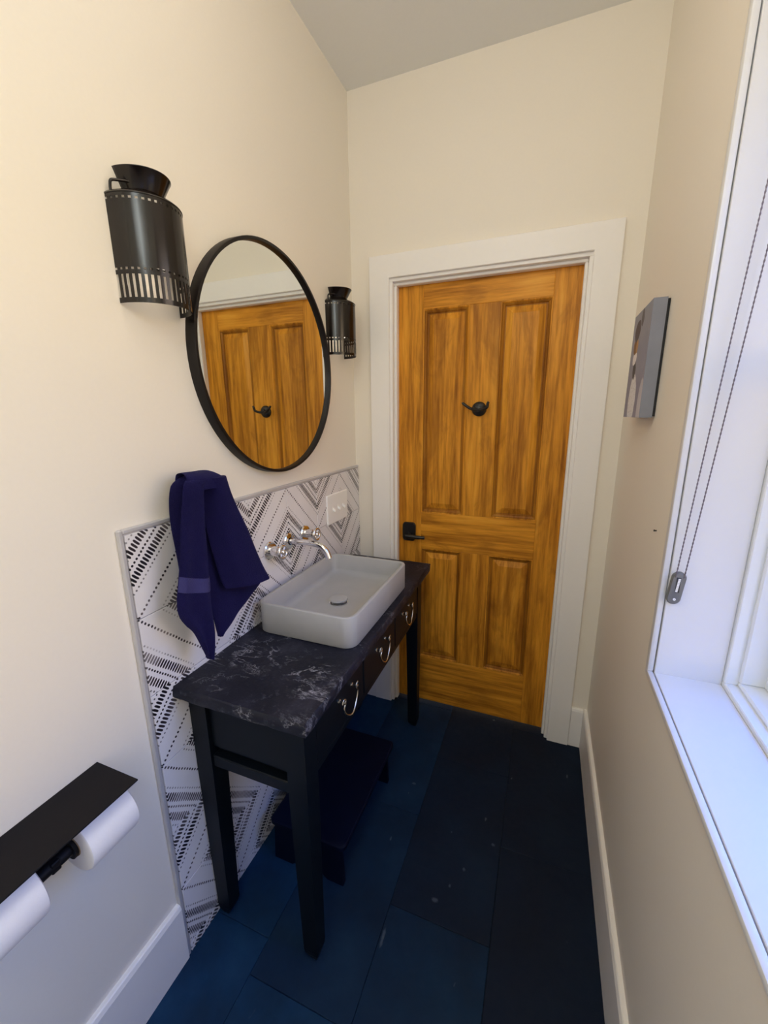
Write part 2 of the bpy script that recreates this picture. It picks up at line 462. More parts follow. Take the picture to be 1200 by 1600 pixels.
# ---- baseboards
BZ = .195
def skirt(name, prof_axis, a0, a1, flip):
    bm = bmesh.new()
    prof = [(0, 0), (.016, 0), (.016, BZ-.012), (.012, BZ-.002), (.009, BZ), (0, BZ)]
    R = []
    for a in (a0, a1):
        ring = []
        for d, z in prof:
            if prof_axis == 'y': p = (d, a, z) if not flip else (W-d, a, z)
            else: p = (a, -d, z)
            ring.append(p)
        R.append(ring)
    loft(bm, R); return struct(name, bm, M['trim'])
skirt('baseboard_left', 'y', YB, TY0-.0005, False)
skirt('baseboard_right', 'y', YB, -.0, True)
bmb = bmesh.new()
for a, b in ((.0005+.012, DX0-.0915), (DX1+.0915, W-.0165)):
    prof = [(0, 0), (.016, 0), (.016, BZ-.012), (.012, BZ-.002), (.009, BZ), (0, BZ)]
    loft(bmb, [[(x, -d, z) for d, z in prof] for x in (a, b)])
struct('baseboard_back', bmb, M['trim'])

# ---- door casing and jamb
CW = .090
bm = bmesh.new()
def urow(ins, y):      # outline of the casing, walked round the opening
    o_, i_ = CW-ins, ins
    return [(DX0-o_, y, 0), (DX0-o_, y, DZ+o_), (DX1+o_, y, DZ+o_), (DX1+o_, y, 0), (DX1+i_, y, 0), (DX1+i_, y, DZ+i_), (DX0-i_, y, DZ+i_), (DX0-i_, y, 0)]
loft(bm, [urow(0, 0), urow(0, -.018), urow(.002, -.020)])
struct('trim_1', bm, M['trim'])
bm = bmesh.new()
JB = .013; SB = .012
box(bm, DX0-.006, DX0+JB, -.008, .115, 0, DZ-JB, bev=.0015); box(bm, DX1-JB, DX1+.006, -.008, .115, 0, DZ-JB, bev=.0015)
box(bm, DX0-.006, DX1+.006, -.008, .115, DZ-JB, DZ+.006, bev=.0015)
box(bm, DX0+JB, DX0+JB+SB, .012, .044, 0, DZ-JB-SB, bev=.003); box(bm, DX1-JB-SB, DX1-JB, .012, .044, 0, DZ-JB-SB, bev=.003)
box(bm, DX0+JB, DX1-JB, .012, .044, DZ-JB-SB, DZ-JB, bev=.003)
struct('trim_2', bm, M['trim'])

# ---- four panel door
x0, x1 = DX0+JB+.003, DX1-JB-.003
y0, y1 = .045, .083
z0, z1 = .008, DZ-JB-.003
px = [(.318, .517), (.643, .838)]; pz = [(.265, .858), (1.040, 1.940)]
bm = boxbm(x0, px[0][0], y0, y1, z0, z1, bev=.0015); door = struct('door_1', bm, M['pine_v'])
def dpart(name, bm, mat): return mesh_obj(name, bm, mat, door)
dpart('stile', boxbm(px[1][1], x1, y0, y1, z0, z1, bev=.0015), M['pine_v'])
dpart('rail', boxbm(px[0][0], px[1][1], y0+.0003, y1, z0, pz[0][0], bev=.001), M['pine_h'])
dpart('rail', boxbm(px[0][0], px[1][1], y0+.0003, y1, pz[0][1], pz[1][0], bev=.001), M['pine_h'])
dpart('rail', boxbm(px[0][0], px[1][1], y0+.0003, y1, pz[1][1], z1, bev=.001), M['pine_h'])
for a, b in pz: dpart('mullion', boxbm(px[0][1], px[1][0], y0, y1, a, b, bev=.0015), M['pine_v'])
for a, b in px:
    for c, d in pz:
        bm = bmesh.new()
        def rng(ins, y): return [(a+ins, y, c+ins), (b-ins, y, c+ins), (b-ins, y, d-ins), (a+ins, y, d-ins)]
        # moulding steps down, flat, then the raised field
        loft(bm, [rng(0, y0+.02), rng(0, y0+.0005), rng(.004, y0+.001), rng(.008, y0+.006), rng(.014, y0+.009), rng(.0175, y0+.014),
                  rng(.022, y0+.0145), rng(.045, y0+.0065), rng(.047, y0+.0055)], cap0=False, cap1=True)
        for f in bm.faces:
            c_ = f.calc_center_median(); ins_ = min(c_.x-a, b-c_.x, c_.z-c, d-c_.z)
            if .006 < ins_ < .0225: f.material_index = 1
        dpart('panel', bm, [M['pine_v'], M['pine_dark']])
# lever handle
bm = bmesh.new()
ring = []
for k in range(33):
    pass
cx, cz = .2590, .9390
def rose(y, s):
    pts = []
    for (X, Z) in rrect(0, 0, .033*s, .043*s, .013*s, 5):
        bow = .006*s*(1-(X/(.033*s))**2) * (1 if Z > 0 else -1) if abs(Z) > .03*s else 0
        pts.append((cx+X, y, cz+Z+bow))
    return pts
loft(bm, [rose(y0, 1), rose(y0-.006, 1), rose(y0-.010, .93)])
tube(bm, [(cx, y0-.008, cz-.012), (cx, y0-.040, cz-.012)], .012, 14)
tube(bm, catmull([(cx-.006, y0-.044, cz-.012), (cx+.025, y0-.047, cz-.012), (cx+.055, y0-.046, cz-.014), (cx+.088, y0-.040, cz-.015)], 5), [.011]*6+[.0095]*6+[.008]*4, 12)
hnd = mesh_obj('lever_handle', bm, M['black_metal'], door, smooth=40); hnd['label'] = 'black lever handle'

# robe hook: resting on the door face, a thing of its own
hx, hz = .573, 1.519; yf = y0
hk = thing('robe_hook', 'small round black double robe hook fixed high on the pine door', 'hook', (hx, yf, hz))
bm = bmesh.new(); lathe(bm, [(0, 0), (.031, 0), (.031, -.006), (.026, -.013), (.012, -.017), (.011, -.030), (0, -.032)], (hx, yf, hz), 'y', 28)
mesh_obj('mount', bm, M['black_metal'], hk, smooth=40)
for sgn, ex in ((-1, .064), (1, .045)):
    bm = bmesh.new()
    tube(bm, catmull([(hx, yf-.026, hz-.004), (hx+sgn*.020, yf-.036, hz-.002), (hx+sgn*.038, yf-.044, hz+.006), (hx+sgn*(ex-.004), yf-.048, hz+.022), (hx+sgn*ex, yf-.049, hz+.028)], 5), [.0062]*16+[.0052]*5, 10)
    mesh_obj('prong', bm, M['black_metal'], hk, smooth=50)

# ------------------------------------------------------------------ window
XF = 1.250                                      # where the window unit starts
def build_window(WIN_Y0, WIN_Y1, name, trim):
    def rect_ring(bm, xa, xb, ins0, ins1, bev=0.0, ya=None):
        """rectangular frame in the opening, from inset ins0 to inset ins1"""
        A0, A1, B0, B1 = WIN_Y0+ins0, WIN_Y1-ins0, WIN_Z0+ins0, WIN_Z1-ins0
        a0, a1, b0, b1 = WIN_Y0+ins1, WIN_Y1-ins1, WIN_Z0+ins1, WIN_Z1-ins1
        box(bm, xa, xb, A0, A1, B0, b0, bev=bev); box(bm, xa, xb, A0, A1, b1, B1, bev=bev)
        box(bm, xa, xb, A0, a0, b0, b1, bev=bev); box(bm, xa, xb, a1, A1, b0, b1, bev=bev)
    bm = bmesh.new(); rect_ring(bm, XF, 1.375, -.018, .010, bev=.002)
    win = struct(name, bm, M['vinyl'])
    bm = bmesh.new(); rect_ring(bm, XF+.022, 1.372, .0101, .020, bev=.003); mesh_obj('track', bm, M['vinyl'], win)
    bm = bmesh.new(); rect_ring(bm, 1.312, 1.352, .0202, .060, bev=.004); mesh_obj('sash', bm, M['vinyl'], win)
    bm = bmesh.new(); box(bm, 1.308, 1.350, WIN_Y0+.0602, WIN_Y1-.0602, 1.585, 1.625, bev=.004); mesh_obj('meeting_rail', bm, M['vinyl'], win)
    for za, zb in ((WIN_Z0+.0602, 1.5848), (1.6252, WIN_Z1-.0602)):
        mesh_obj('pane', boxbm(1.328, 1.332, WIN_Y0+.0602, WIN_Y1-.0602, za, zb), M['glass'], win)
    # jamb boards and sill board
    bm = bmesh.new(); xs, xe = 1.124, XF-.0005
    box(bm, xs, xe, WIN_Y1, WIN_Y1+JT, WIN_Z0-JT, WIN_Z1+JT, bev=.001); box(bm, xs, xe, WIN_Y0-JT, WIN_Y0, WIN_Z0-JT, WIN_Z1+JT, bev=.001)
    box(bm, xs, xe, WIN_Y0, WIN_Y1, WIN_Z1, WIN_Z1+JT, bev=.001)
    mesh_obj('jamb', bm, M['sill'], win)
    mesh_obj('sill', boxbm(xs, xe, WIN_Y0, WIN_Y1, WIN_Z0-JT, WIN_Z0, bev=.001), M['sill'], win)
    # narrow casing bead round the opening
    bm = bmesh.new()
    ca, cb = -.022, -.003
    xa, xb = 1.110, 1.1225
    A0, A1, B0, B1 = WIN_Y0+ca, WIN_Y1-ca, WIN_Z0+ca*.64, WIN_Z1-ca
    a0, a1, b0, b1 = WIN_Y0+cb, WIN_Y1-cb, WIN_Z0-.0008, WIN_Z1-cb
    box(bm, xa, xb, A0, A1, B0, b0, bev=.003, seg=2); box(bm, xa, xb, A0, A1, b1, B1, bev=.003, seg=2)
    box(bm, xa, xb, A0, a0, b0, b1, bev=.003, seg=2); box(bm, xa, xb, a1, A1, b0, b1, bev=.003, seg=2)
    struct(trim, bm, M['sill'], smooth=30)


build_window(WIN_Y0, WIN_Y1, 'window_1', 'trim_3')
build_window(WB_Y0, WB_Y1, 'window_added', 'trim_added')  # unseen window, added to bring blue light onto the lower left wall

# roller blind chain with its tensioner on the far jamb
yj = WIN_Y1
bl = thing('roller_shade', 'rolled up window shade whose bead chain hangs down the far window jamb', 'shade', (1.19, yj-.30, WIN_Z1-.06))
bm = bmesh.new(); lathe(bm, [(0, -.36), (.026, -.36), (.026, .36), (0, .36)], (1.195, (WIN_Y0+WIN_Y1)/2, WIN_Z1-.040), 'y', 20)
mesh_obj('roller_tube', bm, M['sill'], bl, smooth=40)
for (xa_, za_, xb_, zb_) in ((1.131, 1.158, 1.185, WIN_Z1-.03), (1.146, 1.158, 1.212, WIN_Z1-.03)):
    bm = bmesh.new(); n = 260; P = []; Rr = []
    for k in range(n+1):
        s_ = k/n; P.append((xa_+(xb_-xa_)*s_, yj-.012, za_+(zb_-za_)*s_)); Rr.append(.0016 if k % 2 else .0008)
    tube(bm, P, Rr, 6); mesh_obj('bead_chain', bm, M['chain'], bl)
tx, tz = 1.1365, 1.1325
bm = bmesh.new()
def slab(y, s, hw=.0125, hh=.036): return [(tx+X*s+.0035*(Z/.036), y, tz+Z*s) for X, Z in rrect(0, 0, hw, hh, hw*.96, 7)]
loft(bm, [slab(yj, 1), slab(yj-.010, 1), slab(yj-.012, .93)])
ten = mesh_obj('chain_tensioner', bm, M['plastic_grey'], bl, smooth=40); ten['label'] = 'grey oval chain tensioner screwed to the jamb'
mesh_obj('label_recess', boxbm(tx-.0030, tx+.0046, yj-.0126, yj-.0118, tz-.008, tz+.026), M['plastic_dark'], ten)
bmw = bmesh.new()
for k in range(9):
    zz = tz-.0065+k*.0034; xx = tx-.0021+.0035*((zz-tz)/.036)
    box(bmw, xx, xx+.0042, yj-.0132, yj-.0124, zz, zz+.0027)
mesh_obj('raised_lettering', bmw, M['plastic_white'], ten)
bm = bmesh.new(); lathe(bm, [(.0009, -.001), (.0027, -.001), (.0027, 0), (.0009, 0), (.0009, -.001)], (tx-.0018, yj-.0122, tz-.024), 'y', 16)
mesh_obj('screw', bm, M['plastic_white'], ten)

# ------------------------------------------------------------------ vanity
VY = -.620
van = thing('vanity_table', 'black painted wooden vanity table with three small drawers and square legs', 'table', (.20, VY, 0))
def leg(cx, cy, sx_, sy_):
    bm = bmesh.new(); R = []
    for z, h in ((0.0, .010), (.022, .0195), (.035, .0215), (.55, .0275), (.7995, .0275)):
        dx = -sx_*(.0275-h); dy = -sy_*(.0275-h)          # outer faces stay upright-ish, inner faces taper
        ox, oy = cx+dx*(-.35), cy+dy*(-.35)
        R.append([(ox-h, oy-h, z), (ox+h, oy-h, z), (ox+h, oy+h, z), (ox-h, oy+h, z)])
    loft(bm, R); return bm
LX0, LX1, LY0, LY1 = .042, .343, -1.092, -.148
for cx_, cy_, a, b in ((LX0, LY0, -1, -1), (LX1, LY0, 1, -1), (LX0, LY1, -1, 1), (LX1, LY1, 1, 1)):
    mesh_obj('leg', leg(cx_, cy_, a, b), M['black_wood'], van)
h = .0275
for yy, s_ in ((LY0, -1), (LY1, 1)):
    ya = yy + s_*.016
    mesh_obj('end_panel', boxbm(LX0+h, LX1-h, min(ya, ya-s_*.014), max(ya, ya-s_*.014), .628, .7995, bev=.0015), M['black_wood'], van)
    yb = yy + s_*.022
    mesh_obj('end_rail', boxbm(LX0+h, LX1-h, min(yb, yb-s_*.038), max(yb, yb-s_*.038), .566, .602, bev=.003), M['black_wood'], van)
mesh_obj('back_panel', boxbm(LX0-.008, LX0+.006, LY0+h, LY1-h, .60, .7995), M['black_wood'], van)
mesh_obj('drawer_floor', boxbm(LX0+.008, LX1-.02, LY0+.002, LY1-.002, .603, .612), M['black_wood'], van)
mesh_obj('front_rail', boxbm(LX1-.020, LX1+.022, LY0+h, LY1-h, .600, .622, bev=.002), M['black_wood'], van)
mesh_obj('front_rail', boxbm(LX1-.020, LX1+.022, LY0+h, LY1-h, .782, .7995, bev=.002), M['black_wood'], van)
pitch_ = .2760; dw = (LY1-LY0-2*h)/3
for k in range(3):
    cy = VY + (k-1)*dw
    d = mesh_obj('drawer', boxbm(LX1-.018, LX1+.025, cy-dw/2+.003, cy+dw/2-.003, .6235, .7805, bev=.003), M['black_wood'], van)
    pc = VY + (k-1)*pitch_; xf = LX1+.025
    bm = bmesh.new()
    zc = .722; hw = .040
    for s_ in (-1, 1):
        lathe(bm, [(0, -.0005), (.0075, -.0005), (.0068, .003), (.003, .004), (.003, .014), (.0052, .016), (.0045, .021), (0, .022)], (xf, pc+s_*hw, zc), 'x', 12)
    X = xf+.017
    prof = [(-hw-.012, zc+.002), (-hw-.006, zc+.012), (-hw+.004, zc+.008), (-hw+.004, zc-.004), (-hw-.004, zc-.016), (-hw+.002, zc-.036), (-.018, zc-.056), (0, zc-.062),
            (.018, zc-.056), (hw-.002, zc-.036), (hw+.004, zc-.016), (hw-.004, zc-.004), (hw-.004, zc+.008), (hw+.006, zc+.012), (hw+.012, zc+.002)]
    pts = catmull([(X+.004*(1-abs(a)/.05), pc+a, b) for a, b in prof], 5)
    rr = [.0020+.0012*math.sin(PI*i/(len(pts)-1))**.5 for i in range(len(pts))]
    tube(bm, pts, rr, 8)
    pl = mesh_obj('bail_pull', bm, M['nickel'], d, smooth=50)
    pl['label'] = 'silver swan neck bail pull'

# stone top, rough chiselled edges
bm = bmesh.new()
cx0, cx1, cy0, cy1, cz0, cz1 = .0135, .404, -1.160, -.078, .800, .832
outl = []
def seg(a, b, n): return [(a[0]+(b[0]-a[0])*k/n, a[1]+(b[1]-a[1])*k/n) for k in range(n)]
outl = seg((cx0, cy0), (cx1, cy0), 26) + seg((cx1, cy0), (cx1, cy1), 70) + seg((cx1, cy1), (cx0, cy1), 26) + seg((cx0, cy1), (cx0, cy0), 70)
cc = Vector(((cx0+cx1)/2, (cy0+cy1)/2, 0))
def eoff(x, y, z, amp):
    d = Vector((x, y, 0))-cc; nx = 1 if x > cx1-.001 else 0; ny = -1 if y < cy0+.001 else (1 if y > cy1-.001 else 0)
    q = noise.noise(Vector((x*45, y*45, z*60)))*amp + noise.noise(Vector((x*14+3, y*14, z*20)))*amp
    return (x+nx*q, y+ny*q)
R = []
for z, amp, ins in ((cz0, .0025, .002), (cz0+.010, .004, 0), (cz0+.021, .004, 0), (cz1-.003, .003, .0015), (cz1, .0028, .0045)):
    ring = []
    for x, y in outl:
        x2, y2 = eoff(x, y, z, amp)
        if x > cx1-.001: x2 -= ins
        if y < cy0+.001: y2 += ins
        if y > cy1-.001: y2 -= ins
        ring.append((x2, y2, z+(0 if z < cz1-.004 else 0)))
    R.append(ring)
loft(bm, R)
ct = mesh_obj('stone_countertop', bm, M['stone'], None, smooth=35, loc=(.21, VY, cz0))
props(ct, 'black stone slab with white veins lying on the black vanity', 'countertop')

# basin
SX0, SX1, SY0, SY1, SZ0, SZ1 = .040, .378, -.856, -.350, .8325, .932
scx, scy, shx, shy = (SX0+SX1)/2, (SY0+SY1)/2, (SX1-SX0)/2, (SY1-SY0)/2
bm = bmesh.new(); wl = .0125
def sr(ins, z, r): return [(x, y, z) for x, y in rrect(scx, scy, shx-ins, shy-ins, r, 8)]
loft(bm, [sr(.004, SZ0, .036), sr(.0, SZ0+.004, .040), sr(0, SZ1-.003, .040), sr(.001, SZ1-.0008, .039), sr(.003, SZ1, .037),
          sr(wl-.003, SZ1, .030), sr(wl-.001, SZ1-.0008, .029), sr(wl, SZ1-.003, .028), sr(wl+.003, SZ0+.040, .028),
          sr(wl+.006, SZ0+.028, .028), sr(wl+.014, SZ0+.021, .026), sr(wl+.026, SZ0+.018, .024), sr(.10, SZ0+.015, .03)])
sink = mesh_obj('vessel_sink', bm, M['concrete'], None, smooth=50, loc=(scx, scy, SZ0))
props(sink, 'grey rectangular concrete vessel sink sitting on the dark stone counter', 'sink')
dx_, dy_, dz_ = .205, -.612, SZ0+.016
bm = bmesh.new(); lathe(bm, [(.034, -.002), (.034, .003), (.030, .004), (.024, .002), (.022, .001), (.022, -.002)], (dx_, dy_, dz_), 'z', 32)
dr = mesh_obj('drain_ring', bm, M['chrome'], sink, smooth=40)
bm = bmesh.new(); lathe(bm, [(0, .001), (.014, .001), (.014, .009), (.031, .010), (.0325, .013), (.031, .0165), (.020, .019), (0, .0195)], (dx_, dy_, dz_), 'z', 32)
cap = mesh_obj('drain_cap', bm, M['concrete'], sink, smooth=40); cap['label'] = 'grey round pop up drain cap'

# wall faucet
FZ, FX = 1.060, .0135
fa = thing('wall_faucet', 'chrome wall mounted faucet with two wheel handles above the sink', 'faucet', (FX, VY, FZ))
def flange(bm, y, z): lathe(bm, [(0, 0), (.031, 0), (.031, .005), (.028, .008), (.014, .009)], (FX, y, z), 'x', 28)
bm = bmesh.new(); flange(bm, VY, FZ); mesh_obj('escutcheon', bm, M['chrome'], fa, smooth=40)
bm = bmesh.new()
tube(bm, catmull([(FX+.002, VY, FZ), (.060, VY, FZ+.002), (.110, VY, FZ+.002), (.145, VY, FZ-.004), (.167, VY, FZ-.020), (.178, VY, FZ-.046)], 7), .0105, 16)
mesh_obj('spout', bm, M['chrome'], fa, smooth=50)
for y in (VY-.112, VY+.108):
    bm = bmesh.new(); flange(bm, y, FZ); mesh_obj('escutcheon', bm, M['chrome'], fa, smooth=40)
    bm = bmesh.new()
    lathe(bm, [(.017, .008), (.017, .038), (.012, .042), (.012, .046), (.0, .046)], (FX, y, FZ), 'x', 20)
    # wheel: ring, hub and four spokes
    n = 28; xw = FX+.054
    tube(bm, [(xw, y+.0215*math.cos(2*PI*k/n), FZ+.0215*math.sin(2*PI*k/n)) for k in range(n+1)], .0052, 10, cap=False)
    lathe(bm, [(0, .045), (.009, .045), (.009, .060), (.006, .063), (0, .0635)], (FX, y, FZ), 'x', 18)
    for k in range(4):
        a = PI/4+PI/2*k
        tube(bm, [(xw, y+.006*math.cos(a), FZ+.006*math.sin(a)), (xw, y+.020*math.cos(a), FZ+.020*math.sin(a))], .0036, 8)
    mesh_obj('wheel_handle', bm, M['chrome'], fa, smooth=50)

# switch plate
sp = thing('switch_plate', 'white triple switch plate on the patterned tile near the door', 'switch', (.0125, -.237, 1.105))
py0, py1, pz0, pz1 = -.331, -.143, 1.041, 1.169
bm = bmesh.new()
def pr(x, ins): return [(x, Y, Z) for Y, Z in rrect((py0+py1)/2, (pz0+pz1)/2, (py1-py0)/2-ins, (pz1-pz0)/2-ins, .004, 3)]
loft(bm, [pr(.0125, 0), pr(.0165, 0), pr(.0185, .003)])
mesh_obj('plate', bm, M['plastic_white'], sp)
for k in range(3):
    yc = (py0+py1)/2+(k-1)*.046; zc = (pz0+pz1)/2
    bm = bmesh.new()
    box(bm, .0180, .0192, yc-.0055, yc+.0055, zc-.0125, zc+.0125, bev=.0006)
    loft(bm, [[(.0192, yc-.0045, zc-.006), (.0192, yc+.0045, zc-.006), (.0192, yc+.0045, zc+.006), (.0192, yc-.0045, zc+.006)],
              [(.0300, yc-.0035, zc-.014), (.0300, yc+.0035, zc-.014), (.0315, yc+.0035, zc-.006), (.0315, yc-.0035, zc-.006)]])
    mesh_obj('toggle', bm, M['plastic_white'], sp)

# ------------------------------------------------------------------ mirror
MY, MZ, MR = -.626, 1.663, .349
mi = thing('round_mirror', 'large round wall mirror in a thin black metal frame reflecting the door', 'mirror', (0, MY, MZ))
bm = bmesh.new(); lathe(bm, [(MR-.009, .0), (MR, .0), (MR, .028), (MR-.0015, .030), (MR-.009, .030), (MR-.010, .028), (MR-.010, .012), (MR-.009, .0)], (0, MY, MZ), 'x', 96)
mesh_obj('frame', bm, M['mirror_frame'], mi, smooth=40)
bm = bmesh.new(); lathe(bm, [(0, .010), (MR-.0095, .010), (MR-.0095, .018), (0, .018)], (0, MY, MZ), 'x', 96)
g = mesh_obj('glass', bm, M['mirror'], mi)

# ------------------------------------------------------------------ sconces
def sconce(cy, label, group):
    zb = 1.733
    root = thing('wall_sconce', label, 'sconce', (0, cy, zb), group)
    R0, DEP = .078, 1.12
    NS = 22
    # columns: slit, bar, slit ... over the half circle
    cols = []
    a = -PI/2
    pit = PI/NS
    for k in range(NS):
        cols += [(a+k*pit, a+k*pit+pit*.46, False), (a+k*pit+pit*.46, a+(k+1)*pit, True)]
    ang = [-PI/2] + [c[1] for c in cols]
    def P(i, z, r=R0): t_ = ang[i]; return (r*math.cos(t_)*DEP, cy + r*math.sin(t_), z)
    rows = [(zb, zb+.010, 'solid'), (zb+.010, zb+.054, 'slit'), (zb+.054, zb+.062, 'solid'), (zb+.062, zb+.0665, 'dot'),
            (zb+.0665, zb+.189, 'solid'), (zb+.189, zb+.1935, 'dot'), (zb+.1935, zb+.200, 'solid')]
    bm = bmesh.new(); vd = {}
    def V(i, z, sd):
        k = (i, z, sd)
        if k not in vd: vd[k] = bm.verts.new(P(i, z, R0-(.0012 if sd else 0)))
        return vd[k]
    cells = {}
    for ri, (za, zc, kind) in enumerate(rows):
        for i, (_, _, solid) in enumerate(cols):
            if kind == 'solid' or solid: cells[(ri, i)] = (za, zc)
    for (ri, i), (za, zc) in cells.items():
        q = [(i, za), (i+1, za), (i+1, zc), (i, zc)]
        bm.faces.new([V(*p, 0) for p in q]); bm.faces.new([V(*p, 1) for p in reversed(q)])
        for e0, e1, nb in ((0, 1, (ri-1, i)), (1, 2, (ri, i+1)), (2, 3, (ri+1, i)), (3, 0, (ri, i-1))):
            if nb not in cells: bm.faces.new((V(*q[e1], 0), V(*q[e0], 0), V(*q[e0], 1), V(*q[e1], 1)))
    o = mesh_obj('pierced_shade', bm, M['shade_metal'], root, smooth=30)
    bm = bmesh.new()
    lathe(bm, [(R0+.0012, zb+.1995), (R0, zb+.202), (.072, zb+.207), (.048, zb+.219), (.041, zb+.222)], (0, cy, 0), 'z', 30, -PI/2, PI/2, DEP, 1)
    o = mesh_obj('shoulder', bm, M['shade_metal'], root, smooth=40)
    sm = o.modifiers.new('sheet', 'SOLIDIFY'); sm.thickness = .0012; sm.offset = -1
    bm = bmesh.new()
    lathe(bm, [(.039, zb+.219), (.040, zb+.222), (.0555, zb+.254), (.0565, zb+.255)], (.004, cy, 0), 'z', 34, -PI/2, PI/2, 1.25, 1)
    o = mesh_obj('funnel', bm, M['shade_metal'], root, smooth=40)
    sm = o.modifiers.new('sheet', 'SOLIDIFY'); sm.thickness = .0012; sm.offset = -1
    for s_ in (-1, 1):
        bm = bmesh.new()
        tube(bm, catmull([(.034, cy+s_*.032, zb+.226), (.026, cy+s_*.040, zb+.231), (.016, cy+s_*.058, zb+.228), (.012, cy+s_*.069, zb+.224), (.011, cy+s_*.0715, zb+.214), (.011, cy+s_*.072, zb+.203)], 5), .0028, 8)
        mesh_obj('side_handle', bm, M['shade_metal'], root, smooth=50)
    bm = bmesh.new()
    tube(bm, [(0, cy, zb+.120), (.034, cy, zb+.120)], .006, 10)
    lathe(bm, [(0, zb+.140), (.019, zb+.140), (.019, zb+.075), (.016, zb+.072), (0, zb+.072)], (.040, cy, 0), 'z', 20)
    mesh_obj('lamp_socket', bm, M['black_metal'], root, smooth=40)
    ld = bpy.data.lights.new('sconce_fill', 'POINT'); ld.energy = .05; ld.color = (1.0, .86, .68); ld.shadow_soft_size = .012  # weak light added inside the shade to brighten slits and dots
    lo = link(bpy.data.objects.new('sconce_fill', ld)); lo.parent = root; lo.location = (.045, 0, .062)
    ld2 = bpy.data.lights.new('sconce_fill', 'POINT'); ld2.energy = .03; ld2.color = (1.0, .86, .68); ld2.shadow_soft_size = .012  # second added light, higher up behind the upper dots
    lo2 = link(bpy.data.objects.new('sconce_fill', ld2)); lo2.parent = root; lo2.location = (.045, 0, .165)
    return root
s1 = sconce(-1.060, 'black pierced metal wall sconce left of the mirror, above the navy towel', 'milk can sconces beside the mirror')
s2 = copy_tree(s1, (0, -.173, 1.737))
s2['label'] = 'black pierced metal wall sconce between the round mirror and the door casing'

# ------------------------------------------------------------------ towel
def interp(curve, t_):
    for (ta, pa), (tb, pb) in zip(curve, curve[1:]):
        if t_ <= tb:
            k = (t_-ta)/(tb-ta) if tb > ta else 0
            return Vector(pa).lerp(Vector(pb), k)
    return Vector(curve[-1][1])
def smooth_curve(pts, n=24):
    """points -> smooth curve sampled by parameter"""
    cm = catmull(pts, 8); L = [0]
    for a, b in zip(cm, cm[1:]): L.append(L[-1]+(b-a).length)
    return [(l/L[-1], p) for l, p in zip(L, cm)]
def flap(bm, left, right, bulge, thick=.012, nu=22, nv=34, mat=None):
    Lc, Rc = smooth_curve(left), smooth_curve(right)
    F, B = [], []
    for j in range(nv+1):
        t_ = j/nv; a, b = interp(Lc, t_), interp(Rc, t_); rf, rb = [], []
        d = (b-a); nrm = Vector((abs(d.y), -d.x*(1 if d.y > 0 else -1), 0))
        nrm = nrm.normalized() if nrm.length > 1e-6 else Vector((1, 0, 0))
        for i in range(nu+1):
            s_ = i/nu; p = a.lerp(b, s_)
            off = bulge(s_, t_); edge = min(1, 8*min(s_, 1-s_)+.15)
            wob = noise.noise(Vector((p.y*18, p.z*9, t_*3)))*.004
            rf.append(bm.verts.new(p + nrm*(off+wob+thick*.5*edge)))
            rb.append(bm.verts.new(p + nrm*(off+wob-thick*.5*edge)))
        F.append(rf); B.append(rb)
    for j in range(nv):
        for i in range(nu):
            bm.faces.new((F[j][i], F[j+1][i], F[j+1][i+1], F[j][i+1]))
            bm.faces.new((B[j][i], B[j][i+1], B[j+1][i+1], B[j+1][i]))
        bm.faces.new((F[j][0], B[j][0], B[j+1][0], F[j+1][0]))
        bm.faces.new((F[j][nu], F[j+1][nu], B[j+1][nu], B[j][nu]))
    bm.faces.new([F[0][i] for i in range(nu+1)] + [B[0][i] for i in range(nu, -1, -1)])
    bm.faces.new([F[nv][i] for i in range(nu+1)] + [B[nv][i] for i in range(nu, -1, -1)])
    return F
bm = bmesh.new()
# gathered back of the towel against the wall, with the hump over the hook
flap(bm, [(.045, -1.068, 1.362), (.028, -1.098, 1.340), (.024, -1.106, 1.280), (.030, -1.110, 1.200), (.035, -1.110, 1.10)],
         [(.050, -1.030, 1.362), (.040, -1.005, 1.330), (.035, -.985, 1.280), (.034, -.965, 1.200), (.034, -.955, 1.10)],
     lambda s_, t_: .018*math.sin(PI*s_), thick=.030)
# loop over the hook, wall to front
flap(bm, [(.018, -1.075, 1.335), (.035, -1.085, 1.365), (.070, -1.098, 1.372), (.098, -1.112, 1.362), (.105, -1.120, 1.335)],
         [(.018, -1.015, 1.335), (.035, -1.012, 1.365), (.070, -1.008, 1.366), (.100, -1.000, 1.350), (.105, -.994, 1.330)],
     lambda s_, t_: .004*math.sin(PI*s_), thick=.014)
# left flap ending in the long tip
FL = flap(bm, [(.094, -1.108, 1.360), (.100, -1.130, 1.345), (.096, -1.148, 1.240), (.090, -1.168, 1.130), (.088, -1.178, 1.085), (.088, -1.178, 1.052), (.089, -1.165, 1.022), (.090, -1.142, .985), (.090, -1.116, .905)],
         [(.098, -1.058, 1.352), (.092, -1.066, 1.330), (.088, -1.070, 1.240), (.086, -1.068, 1.150), (.086, -1.066, 1.100), (.086, -1.066, 1.060), (.086, -1.070, 1.010), (.088, -1.080, .960), (.090, -1.110, .903)],
     lambda s_, t_: .014*math.sin(PI*s_)+.006*math.sin(3.2*PI*s_+1.0)*min(1, 2.2*t_), nu=26, nv=44)
# right flap, folded edge at the bottom
flap(bm, [(.096, -1.066, 1.356), (.082, -1.062, 1.300), (.082, -1.050, 1.200), (.092, -1.036, 1.100), (.098, -1.026, 1.056)],
         [(.102, -1.000, 1.356), (.106, -.982, 1.300), (.104, -.930, 1.185), (.100, -.888, 1.090), (.098, -.852, 1.022)],
     lambda s_, t_: .012*math.sin(PI*s_)-.010*math.exp(-((s_-.10)/.12)**2), nu=26, nv=36, thick=.022)
